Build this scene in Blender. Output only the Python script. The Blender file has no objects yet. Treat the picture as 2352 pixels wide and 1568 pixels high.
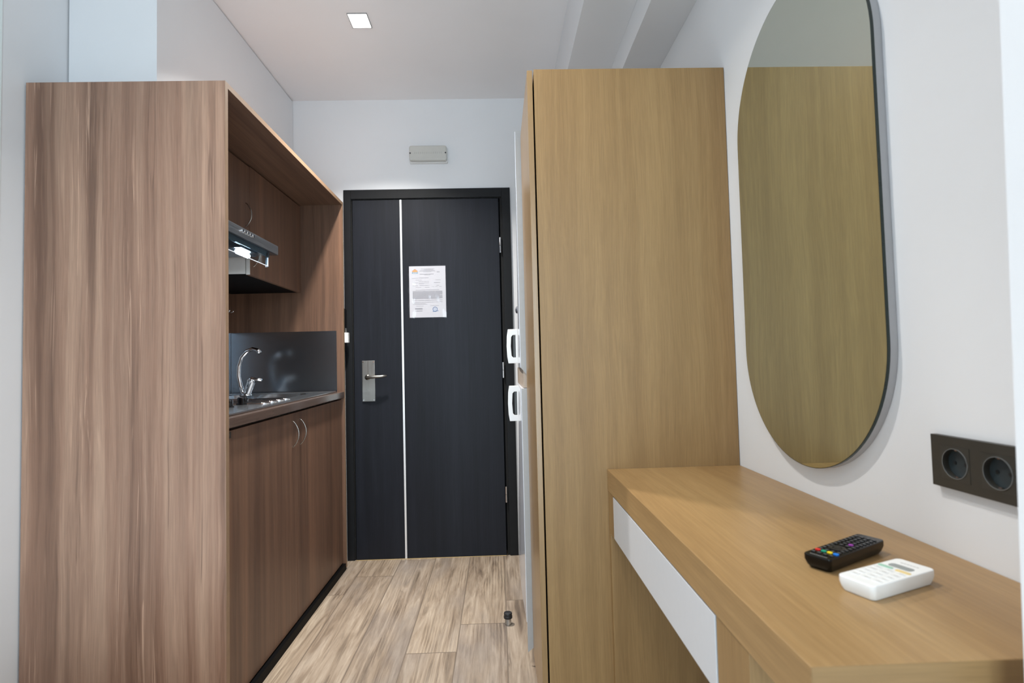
import bpy, bmesh, math, random
from mathutils import Vector, Matrix

S = bpy.context.scene
C = S.collection
random.seed(7)

# ------------------------------------------------------------------ camera
F_PX, YAW, PIT, ROLL, CAM_H = 1239.71, .0263, .0406, -.0246, 1.0955
cam_d = bpy.data.cameras.new('camera')
cam = bpy.data.objects.new('camera', cam_d)
C.objects.link(cam)
S.camera = cam
fw = Vector((math.sin(YAW)*math.cos(PIT), math.cos(YAW)*math.cos(PIT), math.sin(PIT)))
rt = Vector((math.cos(YAW), -math.sin(YAW), 0))
up = rt.cross(fw)
r2 = rt*math.cos(ROLL)+up*math.sin(ROLL)
u2 = -rt*math.sin(ROLL)+up*math.cos(ROLL)
M = Matrix((r2, u2, -fw)).transposed().to_4x4()
M.translation = Vector((0, 0, CAM_H))
cam.matrix_world = M
cam_d.sensor_width = 36
cam_d.lens = F_PX/2352*36
cam_d.clip_start = .02
cam_d.dof.use_dof = True
cam_d.dof.focus_distance = 2.5
cam_d.dof.aperture_fstop = 5.6

# ------------------------------------------------------------------ light
w = bpy.data.worlds.new('sky')
S.world = w
w.use_nodes = True
w.node_tree.nodes['Background'].inputs[0].default_value = (.75, .87, 1, 1)
w.node_tree.nodes['Background'].inputs[1].default_value = .3
vs = S.view_settings
vs.view_transform = 'Standard'
vs.look = 'None'
vs.gamma = 1
vs.use_curve_mapping = False
vs.exposure = 0.38

def area(name, loc, rot, sx, sy, power, col, parent=None, spread=180):
    l = bpy.data.lights.new(name, 'AREA')
    l.shape = 'RECTANGLE'; l.size = sx; l.size_y = sy
    l.energy = power; l.color = col; l.spread = math.radians(spread)
    o = bpy.data.objects.new(name, l); C.objects.link(o)
    o.location = loc; o.rotation_euler = rot
    if parent: o.parent = parent
    return o
# daylight entering through the glazed balcony opening behind the camera
area('daylight', (-.03, -1.62, 1.15), (math.radians(90), 0, 0), 1.25, 2.1, 50, (.74, .89, 1))
DOWNLIGHTS = [(-.592, 2.402, 23), (-.27, 1.18, 8), (-.592, 0, 3)]

# ------------------------------------------------------------------ helpers
def tag(o, label=None, cat=None, group=None, kind=None):
    if label: o['label'] = label
    if cat: o['category'] = cat
    if group: o['group'] = group
    if kind: o['kind'] = kind
    return o

def thing(name, label, cat, loc=(0, 0, 0), rz=0, group=None):
    o = bpy.data.objects.new(name, None); C.objects.link(o)
    o.empty_display_size = .05
    o.location = loc; o.rotation_euler = (0, 0, rz)
    return tag(o, label, cat, group)

def root_of(o):
    while o.parent: o = o.parent
    return o

def obj(name, bm, mat, parent=None, world=True, smooth=False, bevel=0, seg=2):
    """link bm as one mesh; world=True: bm holds world coordinates, moved into the parent's frame"""
    if parent is not None and world:
        bmesh.ops.translate(bm, verts=bm.verts, vec=-Vector(root_of(parent).location))
    elif parent is None and world:
        xs = [v.co.x for v in bm.verts]; ys = [v.co.y for v in bm.verts]; zs = [v.co.z for v in bm.verts]
        c = Vector(((min(xs)+max(xs))/2, (min(ys)+max(ys))/2, min(zs)))
        bmesh.ops.translate(bm, verts=bm.verts, vec=-c)
    bmesh.ops.recalc_face_normals(bm, faces=bm.faces)
    me = bpy.data.meshes.new(name)
    bm.to_mesh(me); bm.free()
    o = bpy.data.objects.new(name, me); C.objects.link(o)
    me.materials.append(mat)
    if parent is None and world: o.location = c
    if parent is not None: o.parent = parent
    if smooth:
        for p in me.polygons: p.use_smooth = True
    if bevel:
        m = o.modifiers.new('bevel', 'BEVEL'); m.width = bevel; m.segments = seg; m.limit_method = 'ANGLE'
        m.angle_limit = math.radians(40)
        for p in me.polygons: p.use_smooth = True
        n = o.modifiers.new('wn', 'WEIGHTED_NORMAL'); n.keep_sharp = False
    return o

def B(): return bmesh.new()

def box(bm, x0, x1, y0, y1, z0, z1, f=None):
    vs_ = [bm.verts.new(f(x, y, z) if f else (x, y, z)) for x in (x0, x1) for y in (y0, y1) for z in (z0, z1)]
    for a in ((0, 1, 3, 2), (4, 6, 7, 5), (0, 4, 5, 1), (2, 3, 7, 6), (0, 2, 6, 4), (1, 5, 7, 3)):
        bm.faces.new([vs_[i] for i in a])
    return bm

def bx(*a, f=None): return box(B(), *a, f=f)

def cyl(bm, p, q, r0, r1=None, n=24, caps=True):
    r1 = r0 if r1 is None else r1
    p, q = Vector(p), Vector(q); d = (q-p).normalized()
    a = d.orthogonal().normalized(); b = d.cross(a)
    A = []; Bq = []
    for i in range(n):
        t = 2*math.pi*i/n; e = a*math.cos(t)+b*math.sin(t)
        A.append(bm.verts.new(p+e*r0)); Bq.append(bm.verts.new(q+e*r1))
    for i in range(n):
        j = (i+1) % n; bm.faces.new((A[i], A[j], Bq[j], Bq[i]))
    if caps: bm.faces.new(A[::-1]); bm.faces.new(Bq)
    return bm

def tube(bm, pts, r, n=12, up=Vector((0, 0, 1))):
    """r: number or list of radii"""
    pts = [Vector(p) for p in pts]; rings = []
    R_ = r if isinstance(r, (list, tuple)) else [r]*len(pts)
    a = None
    for i, p in enumerate(pts):
        d = (pts[min(i+1, len(pts)-1)]-pts[max(i-1, 0)]).normalized()
        if a is None: a = d.orthogonal().normalized()
        a = (a-d*a.dot(d)).normalized(); b = d.cross(a)
        rings.append([bm.verts.new(p+(a*math.cos(2*math.pi*k/n)+b*math.sin(2*math.pi*k/n))*R_[i]) for k in range(n)])
    for A, Bq in zip(rings, rings[1:]):
        for k in range(n):
            j = (k+1) % n; bm.faces.new((A[k], A[j], Bq[j], Bq[k]))
    bm.faces.new(rings[0][::-1]); bm.faces.new(rings[-1])
    return bm

def prism(bm, poly, axis, t0, t1):
    """poly: 2-D outline in the two other axes (x:(y,z) y:(x,z) z:(x,y)), extruded t0..t1 on axis"""
    def P(u, v, t): return {'x': (t, u, v), 'y': (u, t, v), 'z': (u, v, t)}[axis]
    A = [bm.verts.new(P(u, v, t0)) for u, v in poly]; Bq = [bm.verts.new(P(u, v, t1)) for u, v in poly]
    n = len(poly)
    for i in range(n):
        j = (i+1) % n; bm.faces.new((A[i], A[j], Bq[j], Bq[i]))
    bm.faces.new(A[::-1]); bm.faces.new(Bq)
    return bm

def ring_prism(bm, outer, inner, axis, t0, t1):
    """outline with a hole; outer and inner have the same number of points"""
    def P(u, v, t): return {'x': (t, u, v), 'y': (u, t, v), 'z': (u, v, t)}[axis]
    L = [[bm.verts.new(P(u, v, t)) for u, v in poly] for poly in (outer, inner) for t in (t0, t1)]
    n = len(outer)
    for i in range(n):
        j = (i+1) % n
        bm.faces.new((L[0][i], L[0][j], L[1][j], L[1][i])); bm.faces.new((L[2][i], L[3][i], L[3][j], L[2][j]))
        bm.faces.new((L[0][i], L[2][i], L[2][j], L[0][j])); bm.faces.new((L[1][i], L[1][j], L[3][j], L[3][i]))
    return bm

def circle(cx, cy, r, n=40, ph=0): return [(cx+r*math.cos(2*math.pi*i/n+ph), cy+r*math.sin(2*math.pi*i/n+ph)) for i in range(n)]

def rrect(x0, x1, y0, y1, r, n=5):
    out = []
    for cx, cy, a in ((x1-r, y1-r, 0), (x0+r, y1-r, 90), (x0+r, y0+r, 180), (x1-r, y0+r, 270)):
        for k in range(n+1):
            t = math.radians(a+90*k/n); out.append((cx+r*math.cos(t), cy+r*math.sin(t)))
    return out

def lathe(bm, c, prof, n=28, axis='z'):
    rings = []
    for r, h in prof:
        ring = []
        for i in range(n):
            t = 2*math.pi*i/n; u, v = r*math.cos(t), r*math.sin(t)
            ring.append(bm.verts.new((c[0]+u, c[1]+v, c[2]+h) if axis == 'z' else (c[0]+h, c[1]+u, c[2]+v)))
        rings.append(ring)
    for A, Bq in zip(rings, rings[1:]):
        for i in range(n):
            j = (i+1) % n; bm.faces.new((A[i], A[j], Bq[j], Bq[i]))
    bm.faces.new(rings[0][::-1]); bm.faces.new(rings[-1])
    return bm

# ------------------------------------------------------------------ materials
def srgb(r, g, b):
    def f(c):
        c /= 255
        return c/12.92 if c <= .04045 else ((c+.055)/1.055)**2.4
    return (f(r), f(g), f(b), 1)

def newmat(name):
    m = bpy.data.materials.new(name); m.use_nodes = True
    nt = m.node_tree
    return m, nt, nt.nodes['Principled BSDF']

def flat(name, col, rough=.5, metal=0, spec=.5, noise=0, scale=60, bump=0, **kw):
    m, nt, b = newmat(name)
    b.inputs['Roughness'].default_value = rough
    b.inputs['Metallic'].default_value = metal
    b.inputs['Specular IOR Level'].default_value = spec
    b.inputs['Base Color'].default_value = col
    tc = nt.nodes.new('ShaderNodeTexCoord')
    n = nt.nodes.new('ShaderNodeTexNoise'); n.inputs['Scale'].default_value = scale; n.inputs['Detail'].default_value = 5
    nt.links.new(tc.outputs['Object'], n.inputs['Vector'])
    if noise:
        r = nt.nodes.new('ShaderNodeValToRGB')
        r.color_ramp.elements[0].color = tuple(c*(1-noise) for c in col[:3])+(1,)
        r.color_ramp.elements[1].color = tuple(min(1, c*(1+noise)) for c in col[:3])+(1,)
        r.color_ramp.elements[0].position = .3; r.color_ramp.elements[1].position = .7
        nt.links.new(n.outputs['Fac'], r.inputs[0]); nt.links.new(r.outputs[0], b.inputs['Base Color'])
    if bump:
        bp = nt.nodes.new('ShaderNodeBump'); bp.inputs['Strength'].default_value = bump; bp.inputs['Distance'].default_value = .002
        nt.links.new(n.outputs['Fac'], bp.inputs['Height']); nt.links.new(bp.outputs[0], b.inputs['Normal'])
    for k, v in kw.items(): b.inputs[k.replace('_', ' ')].default_value = v
    return m

def emit(name, col, strength):
    m, nt, b = newmat(name)
    b.inputs['Base Color'].default_value = (.8, .8, .8, 1)
    b.inputs['Emission Color'].default_value = col
    b.inputs['Emission Strength'].default_value = strength
    return m

def noise_node(nt, vec, scale, detail=4, rough=.5, dist=0):
    n = nt.nodes.new('ShaderNodeTexNoise')
    n.inputs['Scale'].default_value = scale; n.inputs['Detail'].default_value = detail
    n.inputs['Roughness'].default_value = rough; n.inputs['Distortion'].default_value = dist
    nt.links.new(vec, n.inputs['Vector'])
    return n.outputs['Fac']

def ramp(nt, fac, stops, interp='LINEAR'):
    r = nt.nodes.new('ShaderNodeValToRGB'); cr = r.color_ramp; cr.interpolation = interp
    while len(cr.elements) > 1: cr.elements.remove(cr.elements[-1])
    cr.elements[0].position = stops[0][0]; cr.elements[0].color = stops[0][1]
    for p, c in stops[1:]:
        e = cr.elements.new(p); e.color = c
    nt.links.new(fac, r.inputs[0])
    return r.outputs[0]

def mixc(nt, fac, a, b, mode='MIX'):
    m = nt.nodes.new('ShaderNodeMix'); m.data_type = 'RGBA'; m.blend_type = mode
    if hasattr(fac, 'default_value') or not isinstance(fac, (int, float)): nt.links.new(fac, m.inputs[0])
    else: m.inputs[0].default_value = fac
    for s, i in ((a, 6), (b, 7)):
        if isinstance(s, tuple): m.inputs[i].default_value = s
        else: nt.links.new(s, m.inputs[i])
    return m.outputs[2]

def mapping(nt, vec, sc, loc=(0, 0, 0)):
    m = nt.nodes.new('ShaderNodeMapping'); m.inputs['Scale'].default_value = sc; m.inputs['Location'].default_value = loc
    nt.links.new(vec, m.inputs[0])
    return m.outputs[0]

G1 = (0, 0, 0, 1); G0 = (1, 1, 1, 1)

def wood(name, dark, mid, light, axis='z', along=.12, band=9, fine=170, contrast=.5, cath=.5, rough=.42, spec=.5, seed=0, bump=.15, fcon=.12, wobble=.03, lime=0, hard=0):
    """wood laminate: grain runs on axis"""
    m, nt, b = newmat(name)
    tc = nt.nodes.new('ShaderNodeTexCoord')
    k = {'x': 0, 'y': 1, 'z': 2}[axis]
    wob = nt.nodes.new('ShaderNodeTexNoise'); wob.inputs['Scale'].default_value = 1.0; wob.inputs['Detail'].default_value = 2
    wv_ = [5, 5, 5]; wv_[k] = 1.6
    nt.links.new(mapping(nt, tc.outputs['Object'], wv_), wob.inputs['Vector'])
    ws = nt.nodes.new('ShaderNodeVectorMath'); ws.operation = 'SCALE'; ws.inputs['Scale'].default_value = wobble
    nt.links.new(wob.outputs['Color'], ws.inputs[0])
    wa = nt.nodes.new('ShaderNodeVectorMath'); wa.operation = 'ADD'
    nt.links.new(tc.outputs['Object'], wa.inputs[0]); nt.links.new(ws.outputs[0], wa.inputs[1])
    def sc(s, ratio):
        v = [s, s, s]; v[k] = s*ratio
        return mapping(nt, wa.outputs[0], v, (seed*1.37, seed*.71, seed*2.3))
    bands = noise_node(nt, sc(band, along*.35), 1, 3, .55)
    streak = noise_node(nt, sc(band*4, along*.25), 1, 3, .5, .5)
    finen = noise_node(nt, sc(fine, .03), 1, 3, .6)
    base = ramp(nt, bands, [(.28+hard, dark), (.5, mid), (.72-hard, light)])
    st = ramp(nt, streak, [(.3+hard*.7, dark), (.52, mid), (.75-hard*.7, light)])
    col = mixc(nt, contrast, base, st)
    # cathedral figure: warped rings stretched on the grain
    wv = nt.nodes.new('ShaderNodeTexWave'); wv.wave_type = 'BANDS'
    wv.bands_direction = 'X' if k != 0 else 'Y'
    wv.inputs['Scale'].default_value = 1; wv.inputs['Distortion'].default_value = 9
    wv.inputs['Detail'].default_value = 3; wv.inputs['Detail Scale'].default_value = .55; wv.inputs['Detail Roughness'].default_value = .55
    nt.links.new(sc(band*2.2, along*.7), wv.inputs['Vector'])
    cmask = ramp(nt, noise_node(nt, sc(band*.5, along*.5), 1, 2), [(.55, G1), (.66, G0)])
    line = ramp(nt, wv.outputs['Fac'], [(.55, G1), (.95, G0)])
    mm = nt.nodes.new('ShaderNodeMath'); mm.operation = 'MULTIPLY'
    nt.links.new(cmask, mm.inputs[0]); nt.links.new(line, mm.inputs[1])
    mm2 = nt.nodes.new('ShaderNodeMath'); mm2.operation = 'MULTIPLY'; mm2.inputs[1].default_value = cath
    nt.links.new(mm.outputs[0], mm2.inputs[0])
    col = mixc(nt, mm2.outputs[0], col, light)
    if lime:        # brushed-out pale pores in drifts
        ln_ = ramp(nt, noise_node(nt, sc(95, .018), 1, 3, .6, .9), [(.55, G1), (.68, G0)])
        lm_ = ramp(nt, noise_node(nt, sc(7, .10), 1, 3, .5), [(.46, G1), (.62, G0)])
        l1 = nt.nodes.new('ShaderNodeMath'); l1.operation = 'MULTIPLY'; nt.links.new(ln_, l1.inputs[0]); nt.links.new(lm_, l1.inputs[1])
        l2 = nt.nodes.new('ShaderNodeMath'); l2.operation = 'MULTIPLY'; l2.inputs[1].default_value = lime; nt.links.new(l1.outputs[0], l2.inputs[0])
        col = mixc(nt, l2.outputs[0], col, tuple(min(1, c_*1.45) for c_ in light[:3])+(1,))
        dn_ = ramp(nt, noise_node(nt, sc(70, .015), 1, 3, .6, .6), [(.30, G0), (.40, G1)])
        l3 = nt.nodes.new('ShaderNodeMath'); l3.operation = 'MULTIPLY'; l3.inputs[1].default_value = lime*.7; nt.links.new(dn_, l3.inputs[0])
        col = mixc(nt, l3.outputs[0], col, tuple(c_*.72 for c_ in dark[:3])+(1,))
    fr = ramp(nt, finen, [(.35, (1-fcon,)*3+(1,)), (.65, (1+fcon*.3,)*3+(1,))])
    col = mixc(nt, 1.0, col, fr, 'MULTIPLY')
    nt.links.new(col, b.inputs['Base Color'])
    b.inputs['Roughness'].default_value = rough
    b.inputs['Specular IOR Level'].default_value = spec
    bp = nt.nodes.new('ShaderNodeBump'); bp.inputs['Strength'].default_value = bump; bp.inputs['Distance'].default_value = .001
    nt.links.new(finen, bp.inputs['Height']); nt.links.new(bp.outputs[0], b.inputs['Normal'])
    return m

def floor_mat():
    m, nt, b = newmat('floor_wood_tile')
    tc = nt.nodes.new('ShaderNodeTexCoord')
    sx = nt.nodes.new('ShaderNodeSeparateXYZ'); nt.links.new(tc.outputs['Object'], sx.inputs[0])
    def mt(op, a, c=None):
        n = nt.nodes.new('ShaderNodeMath'); n.operation = op
        for i, s in enumerate((a, c)):
            if s is None: continue
            if isinstance(s, (int, float)): n.inputs[i].default_value = s
            else: nt.links.new(s, n.inputs[i])
        return n.outputs[0]
    W, L = .1945, 1.21
    u = mt('DIVIDE', mt('ADD', sx.outputs[0], .380), W); col = mt('FLOOR', u); fu = mt('FRACT', u)
    v = mt('DIVIDE', mt('SUBTRACT', mt('SUBTRACT', sx.outputs[1], 2.114), mt('MULTIPLY', col, .217)), L)
    row = mt('FLOOR', v); fv = mt('FRACT', v)
    du = mt('MULTIPLY', mt('MINIMUM', fu, mt('SUBTRACT', 1, fu)), W)
    dv = mt('MULTIPLY', mt('MINIMUM', fv, mt('SUBTRACT', 1, fv)), L)
    d = mt('MINIMUM', du, dv)
    cb = nt.nodes.new('ShaderNodeCombineXYZ'); nt.links.new(col, cb.inputs[0]); nt.links.new(row, cb.inputs[1])
    wn = nt.nodes.new('ShaderNodeTexWhiteNoise'); nt.links.new(cb.outputs[0], wn.inputs[0])
    off = nt.nodes.new('ShaderNodeVectorMath'); off.operation = 'SCALE'; off.inputs['Scale'].default_value = 7
    nt.links.new(wn.outputs['Color'], off.inputs[0])
    ad = nt.nodes.new('ShaderNodeVectorMath'); ad.operation = 'ADD'
    nt.links.new(tc.outputs['Object'], ad.inputs[0]); nt.links.new(off.outputs[0], ad.inputs[1])
    V = ad.outputs[0]
    big = noise_node(nt, mapping(nt, V, (11, 1.7, 1)), 1, 4, .6, .8)
    mid = noise_node(nt, mapping(nt, V, (28, 2.4, 1)), 1, 5, .6, 1.0)
    fine = noise_node(nt, mapping(nt, V, (260, 14, 1)), 1, 4, .7, .2)
    c = ramp(nt, big, [(.30, srgb(106, 92, 80)), (.48, srgb(146, 130, 112)), (.68, srgb(182, 167, 149))])
    c2 = ramp(nt, mid, [(.32, srgb(80, 69, 60)), (.46, srgb(140, 124, 107)), (.68, srgb(190, 177, 161))])
    c = mixc(nt, .55, c, c2)
    # wavy limed grain
    wv = nt.nodes.new('ShaderNodeTexWave'); wv.bands_direction = 'X'
    wv.inputs['Scale'].default_value = 1; wv.inputs['Distortion'].default_value = 7; wv.inputs['Detail'].default_value = 2.5
    wv.inputs['Detail Scale'].default_value = .6
    nt.links.new(mapping(nt, V, (22, 2.6, 1)), wv.inputs['Vector'])
    cm = ramp(nt, noise_node(nt, mapping(nt, V, (6, 1.6, 1), (3, 1, 0)), 1, 2), [(.46, G1), (.66, G0)])
    ln = ramp(nt, wv.outputs['Fac'], [(.6, G1), (.95, G0)])
    c = mixc(nt, mt('MULTIPLY', mt('MULTIPLY', cm, ln), .45), c, srgb(196, 180, 158))
    # dark cracks and grey clouds
    cr = ramp(nt, noise_node(nt, mapping(nt, V, (60, 2.4, 1), (9, 4, 0)), 1, 5, .6, 1.2), [(.30, G0), (.37, G1)])
    c = mixc(nt, mt('MULTIPLY', cr, .55), c, srgb(92, 78, 66))
    gr = ramp(nt, noise_node(nt, mapping(nt, V, (5, 2.2, 1), (1, 7, 0)), 1, 4), [(.5, G1), (.68, G0)])
    c = mixc(nt, mt('MULTIPLY', gr, .5), c, srgb(132, 124, 118))
    fr = ramp(nt, fine, [(.35, (.8, .8, .8, 1)), (.6, (1.05, 1.05, 1.05, 1))])
    c = mixc(nt, .6, c, fr, 'MULTIPLY')
    tone = ramp(nt, wn.outputs['Value'], [(0, (.90, .89, .90, 1)), (1, (1.06, 1.04, 1.0, 1))])
    c = mixc(nt, 1.0, c, tone, 'MULTIPLY')
    g = ramp(nt, d, [(.0009, G0), (.0016, G1)])
    c = mixc(nt, g, c, srgb(104, 92, 80))
    nt.links.new(c, b.inputs['Base Color'])
    b.inputs['Roughness'].default_value = .45
    bp = nt.nodes.new('ShaderNodeBump'); bp.inputs['Strength'].default_value = .35; bp.inputs['Distance'].default_value = .001
    h = mt('SUBTRACT', fine, g)
    nt.links.new(h, bp.inputs['Height']); nt.links.new(bp.outputs[0], b.inputs['Normal'])
    return m

def brushed(name, col, rough, axis='z', metal=1, vary=.12):
    m, nt, b = newmat(name)
    tc = nt.nodes.new('ShaderNodeTexCoord')
    s = [300, 300, 300]; s['xyz'.index(axis)] = 4
    n = noise_node(nt, mapping(nt, tc.outputs['Object'], s), 1, 3)
    c = ramp(nt, n, [(.3, tuple(x*(1-vary) for x in col[:3])+(1,)), (.7, col)])
    nt.links.new(c, b.inputs['Base Color'])
    r = ramp(nt, n, [(.3, (rough*(1-vary),)*3+(1,)), (.7, (rough*(1+vary),)*3+(1,))])
    nt.links.new(r, b.inputs['Roughness'])
    b.inputs['Metallic'].default_value = metal
    return m

def clear_film(name, glossy=.08, tint=(1, 1, 1, 1), rough=.12, bump=0):
    m, nt, b = newmat(name)
    nt.nodes.remove(b)
    out = nt.nodes['Material Output']
    t = nt.nodes.new('ShaderNodeBsdfTransparent'); t.inputs[0].default_value = tint
    g = nt.nodes.new('ShaderNodeBsdfGlossy'); g.inputs['Roughness'].default_value = rough
    mx = nt.nodes.new('ShaderNodeMixShader'); mx.inputs[0].default_value = glossy
    nt.links.new(t.outputs[0], mx.inputs[1]); nt.links.new(g.outputs[0], mx.inputs[2]); nt.links.new(mx.outputs[0], out.inputs[0])
    if bump:
        tc = nt.nodes.new('ShaderNodeTexCoord')
        n = noise_node(nt, tc.outputs['Object'], 16, 2)
        bp = nt.nodes.new('ShaderNodeBump'); bp.inputs['Strength'].default_value = bump; bp.inputs['Distance'].default_value = .02
        nt.links.new(n, bp.inputs['Height']); nt.links.new(bp.outputs[0], g.inputs['Normal'])
    return m

WALL = flat('wall_paint', srgb(232, 233, 235), .75, spec=.25, noise=.012, scale=3, bump=.04)
CEIL = flat('ceiling_paint', srgb(240, 239, 240), .85, spec=.2, noise=.012, scale=3)
FLOOR = floor_mat()
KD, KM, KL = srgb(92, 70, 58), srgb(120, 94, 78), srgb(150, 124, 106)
KWOOD = wood('walnut_panel_sheen', srgb(112, 82, 66), srgb(150, 115, 95), srgb(184, 150, 127), 'z', .085, 8, 240, .4, .2, .38, .6, fcon=.14, lime=.75, hard=.08)  # lighter tone: sheen on the near side panel put into the colour
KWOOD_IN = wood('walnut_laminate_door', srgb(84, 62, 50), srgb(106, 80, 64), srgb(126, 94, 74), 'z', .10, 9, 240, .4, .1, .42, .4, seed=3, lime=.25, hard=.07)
KWOOD_Y = wood('walnut_laminate_top', srgb(84, 62, 50), srgb(106, 80, 64), srgb(124, 98, 80), 'y', .12, 14, 240, .5, .15, .45, .4, seed=5)
KEDGE = flat('walnut_edge_band', srgb(134, 108, 84), .5, noise=.06, scale=40)
OD, OM, OL = srgb(136, 106, 68), srgb(150, 119, 78), srgb(163, 132, 89)
OAK = wood('oak_veneer_upright', OD, OM, OL, 'z', .1, 10, 320, .4, .18, .45, .4, seed=1)
OAK_Y = wood('oak_veneer_lengthwise', srgb(146, 114, 74), srgb(160, 127, 84), srgb(172, 140, 96), 'y', .1, 10, 320, .4, .18, .38, .45, seed=2)
OAK_X = wood('oak_veneer_crosswise', OD, OM, OL, 'x', .1, 10, 320, .4, .1, .42, .45, seed=4)
DOORM = wood('charcoal_door_laminate', srgb(25, 27, 32), srgb(30, 32, 39), srgb(36, 39, 46), 'z', .1, 9, 200, .5, .1, .45, .18, seed=6, bump=.1)
FRAMEM = flat('black_frame_paint', srgb(26, 27, 29), .5, spec=.2, noise=.08, scale=20)
BLACK = flat('black_plastic', srgb(14, 14, 16), .35, noise=.1)
GAP = flat('black_gap', srgb(6, 6, 6), .8, noise=.1)
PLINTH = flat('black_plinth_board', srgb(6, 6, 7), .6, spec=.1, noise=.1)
STEEL = brushed('brushed_steel', (.52, .54, .56, 1), .24, 'y', vary=.04)
STEEL_D = brushed('brushed_steel_splash', (.34, .39, .44, 1), .2, 'y', vary=.04)
SATIN = brushed('satin_nickel', (.36, .345, .32, 1), .32, 'z')
CHROME = flat('chrome', (.82, .83, .85, 1), .07, 1, noise=.02)
ALU = flat('satin_aluminium_strip', (.86, .87, .88, 1), .35, .6, noise=.02)
WHITEP = flat('white_plastic', srgb(232, 233, 232), .35, noise=.01)
WHITEL = flat('white_lacquer', srgb(204, 206, 210), .28, noise=.01)
FRIDGEW = flat('white_fridge_enamel', srgb(222, 226, 235), .12, noise=.01)
FRIDGEG = flat('grey_door_side', srgb(176, 177, 178), .4, noise=.02)
FRIDGEC = flat('beige_cabinet_side', srgb(186, 170, 154), .4, noise=.02)
MELAM = flat('white_melamine', srgb(216, 214, 208), .4, noise=.02)
SOCK = flat('anthracite_socket_plastic', srgb(54, 52, 47), .42, noise=.05)
SOCKI = flat('anthracite_socket_insert', srgb(58, 57, 53), .3, noise=.05)
MIRG = flat('grey_mirror_frame', srgb(176, 176, 178), .45, noise=.02)
MIRE = flat('dark_glass_edge', srgb(24, 40, 36), .15, noise=.05)
PAPER = flat('paper', srgb(188, 188, 194), .8, spec=.2, noise=.01)

def mirror_mat():
    m, nt, b = newmat('tinted_mirror')
    tc = nt.nodes.new('ShaderNodeTexCoord')
    n = noise_node(nt, tc.outputs['Object'], 3, 2)
    c = ramp(nt, n, [(.2, (.65, .72, .64, 1)), (.8, (.67, .74, .66, 1))])
    nt.links.new(c, b.inputs['Base Color'])
    b.inputs['Metallic'].default_value = 1; b.inputs['Roughness'].default_value = .015
    return m
MIRROR = mirror_mat()

# ------------------------------------------------------------------ setting
XL, XR, D, ZC = -1.477, .688, 3.140, 2.6655
YB = -1.55
def struct(name, bm, m, **k): return tag(obj(name, bm, m, **k), kind='structure')
fl = obj('floor', bx(XL-.3, XR+.3, YB-.2, D+.3, -.06, 0), FLOOR, world=False); tag(fl, kind='structure')
struct('ceiling', bx(XL-.2, XR+.2, YB-.2, D+.2, ZC, ZC+.1), CEIL)
DX0, DX1, DZ = -.842, .045, 2.075      # door opening
b_ = B(); box(b_, XL-.1, DX0, D, D+.12, 0, ZC); box(b_, DX1, XR+.1, D, D+.12, 0, ZC); box(b_, DX0, DX1, D, D+.12, DZ, ZC)
struct('wall_far', b_, WALL)
struct('wall_left', bx(XL-.12, XL, YB, D, 0, ZC), WALL)
struct('wall_right', bx(XR, XR+.12, YB, D, 0, ZC), WALL)
# back wall with the glazed opening
b_ = B(); box(b_, XL-.12, -.68, YB-.12, YB, 0, ZC); box(b_, .62, XR+.12, YB-.12, YB, 0, ZC); box(b_, -.68, .62, YB-.12, YB, 2.25, ZC)
struct('wall_back', b_, WALL)
wf = thing('window_1', None, None, (-.03, YB-.06, 0)); tag(wf, kind='structure')
b_ = B(); outer = [(-.68, .02), (.62, .02), (.62, 2.25), (-.68, 2.25)]; inner = [(-.62, .08), (.56, .08), (.56, 2.19), (-.62, 2.19)]
ring_prism(b_, outer, inner, 'y', YB-.10, YB-.04); box(b_, -.07, .01, YB-.10, YB-.04, .08, 2.19)
obj('window_frame', b_, WHITEP, wf)
obj('pane', bx(-.62, .56, YB-.075, YB-.068, .08, 2.19), clear_film('window_glass', .06, (.98, 1, 1, 1), .02), wf)
# boxed-out bulkhead above the kitchen (runs to the entrance wall)
KH = 2.0196
struct('trim_1', bx(XL+.005, -1.1703, 1.879, D-.003, KH+.02, ZC-.006), WALL)
# stepped ceiling drops along the right wall
struct('trim_2', bx(.3403, .534, YB+.001, D-.0005, 2.4003, ZC-.0005), WALL)
struct('trim_3', bx(.5345, XR-.0005, YB+.001, D-.0005, 2.2864, ZC-.0005), WALL)
# pale jamb ending the left wall towards the camera, and the pale return at the near end of the desk
struct('trim_4', bx(XL+.0005, XL+.002, 1.2, 1.630, 0.0005, ZC-.0005), flat('jamb_paint', srgb(236, 246, 246), .5, noise=.01))
def lean(x, y, z): return (x+(z-.855)*.0257, y, z)
struct('wall_near', bx(.4815, .64, -.5, .50, 0.0005, ZC-.0005, f=lean), WALL)  # lengthened behind the camera to shade the right of the desk

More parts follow.
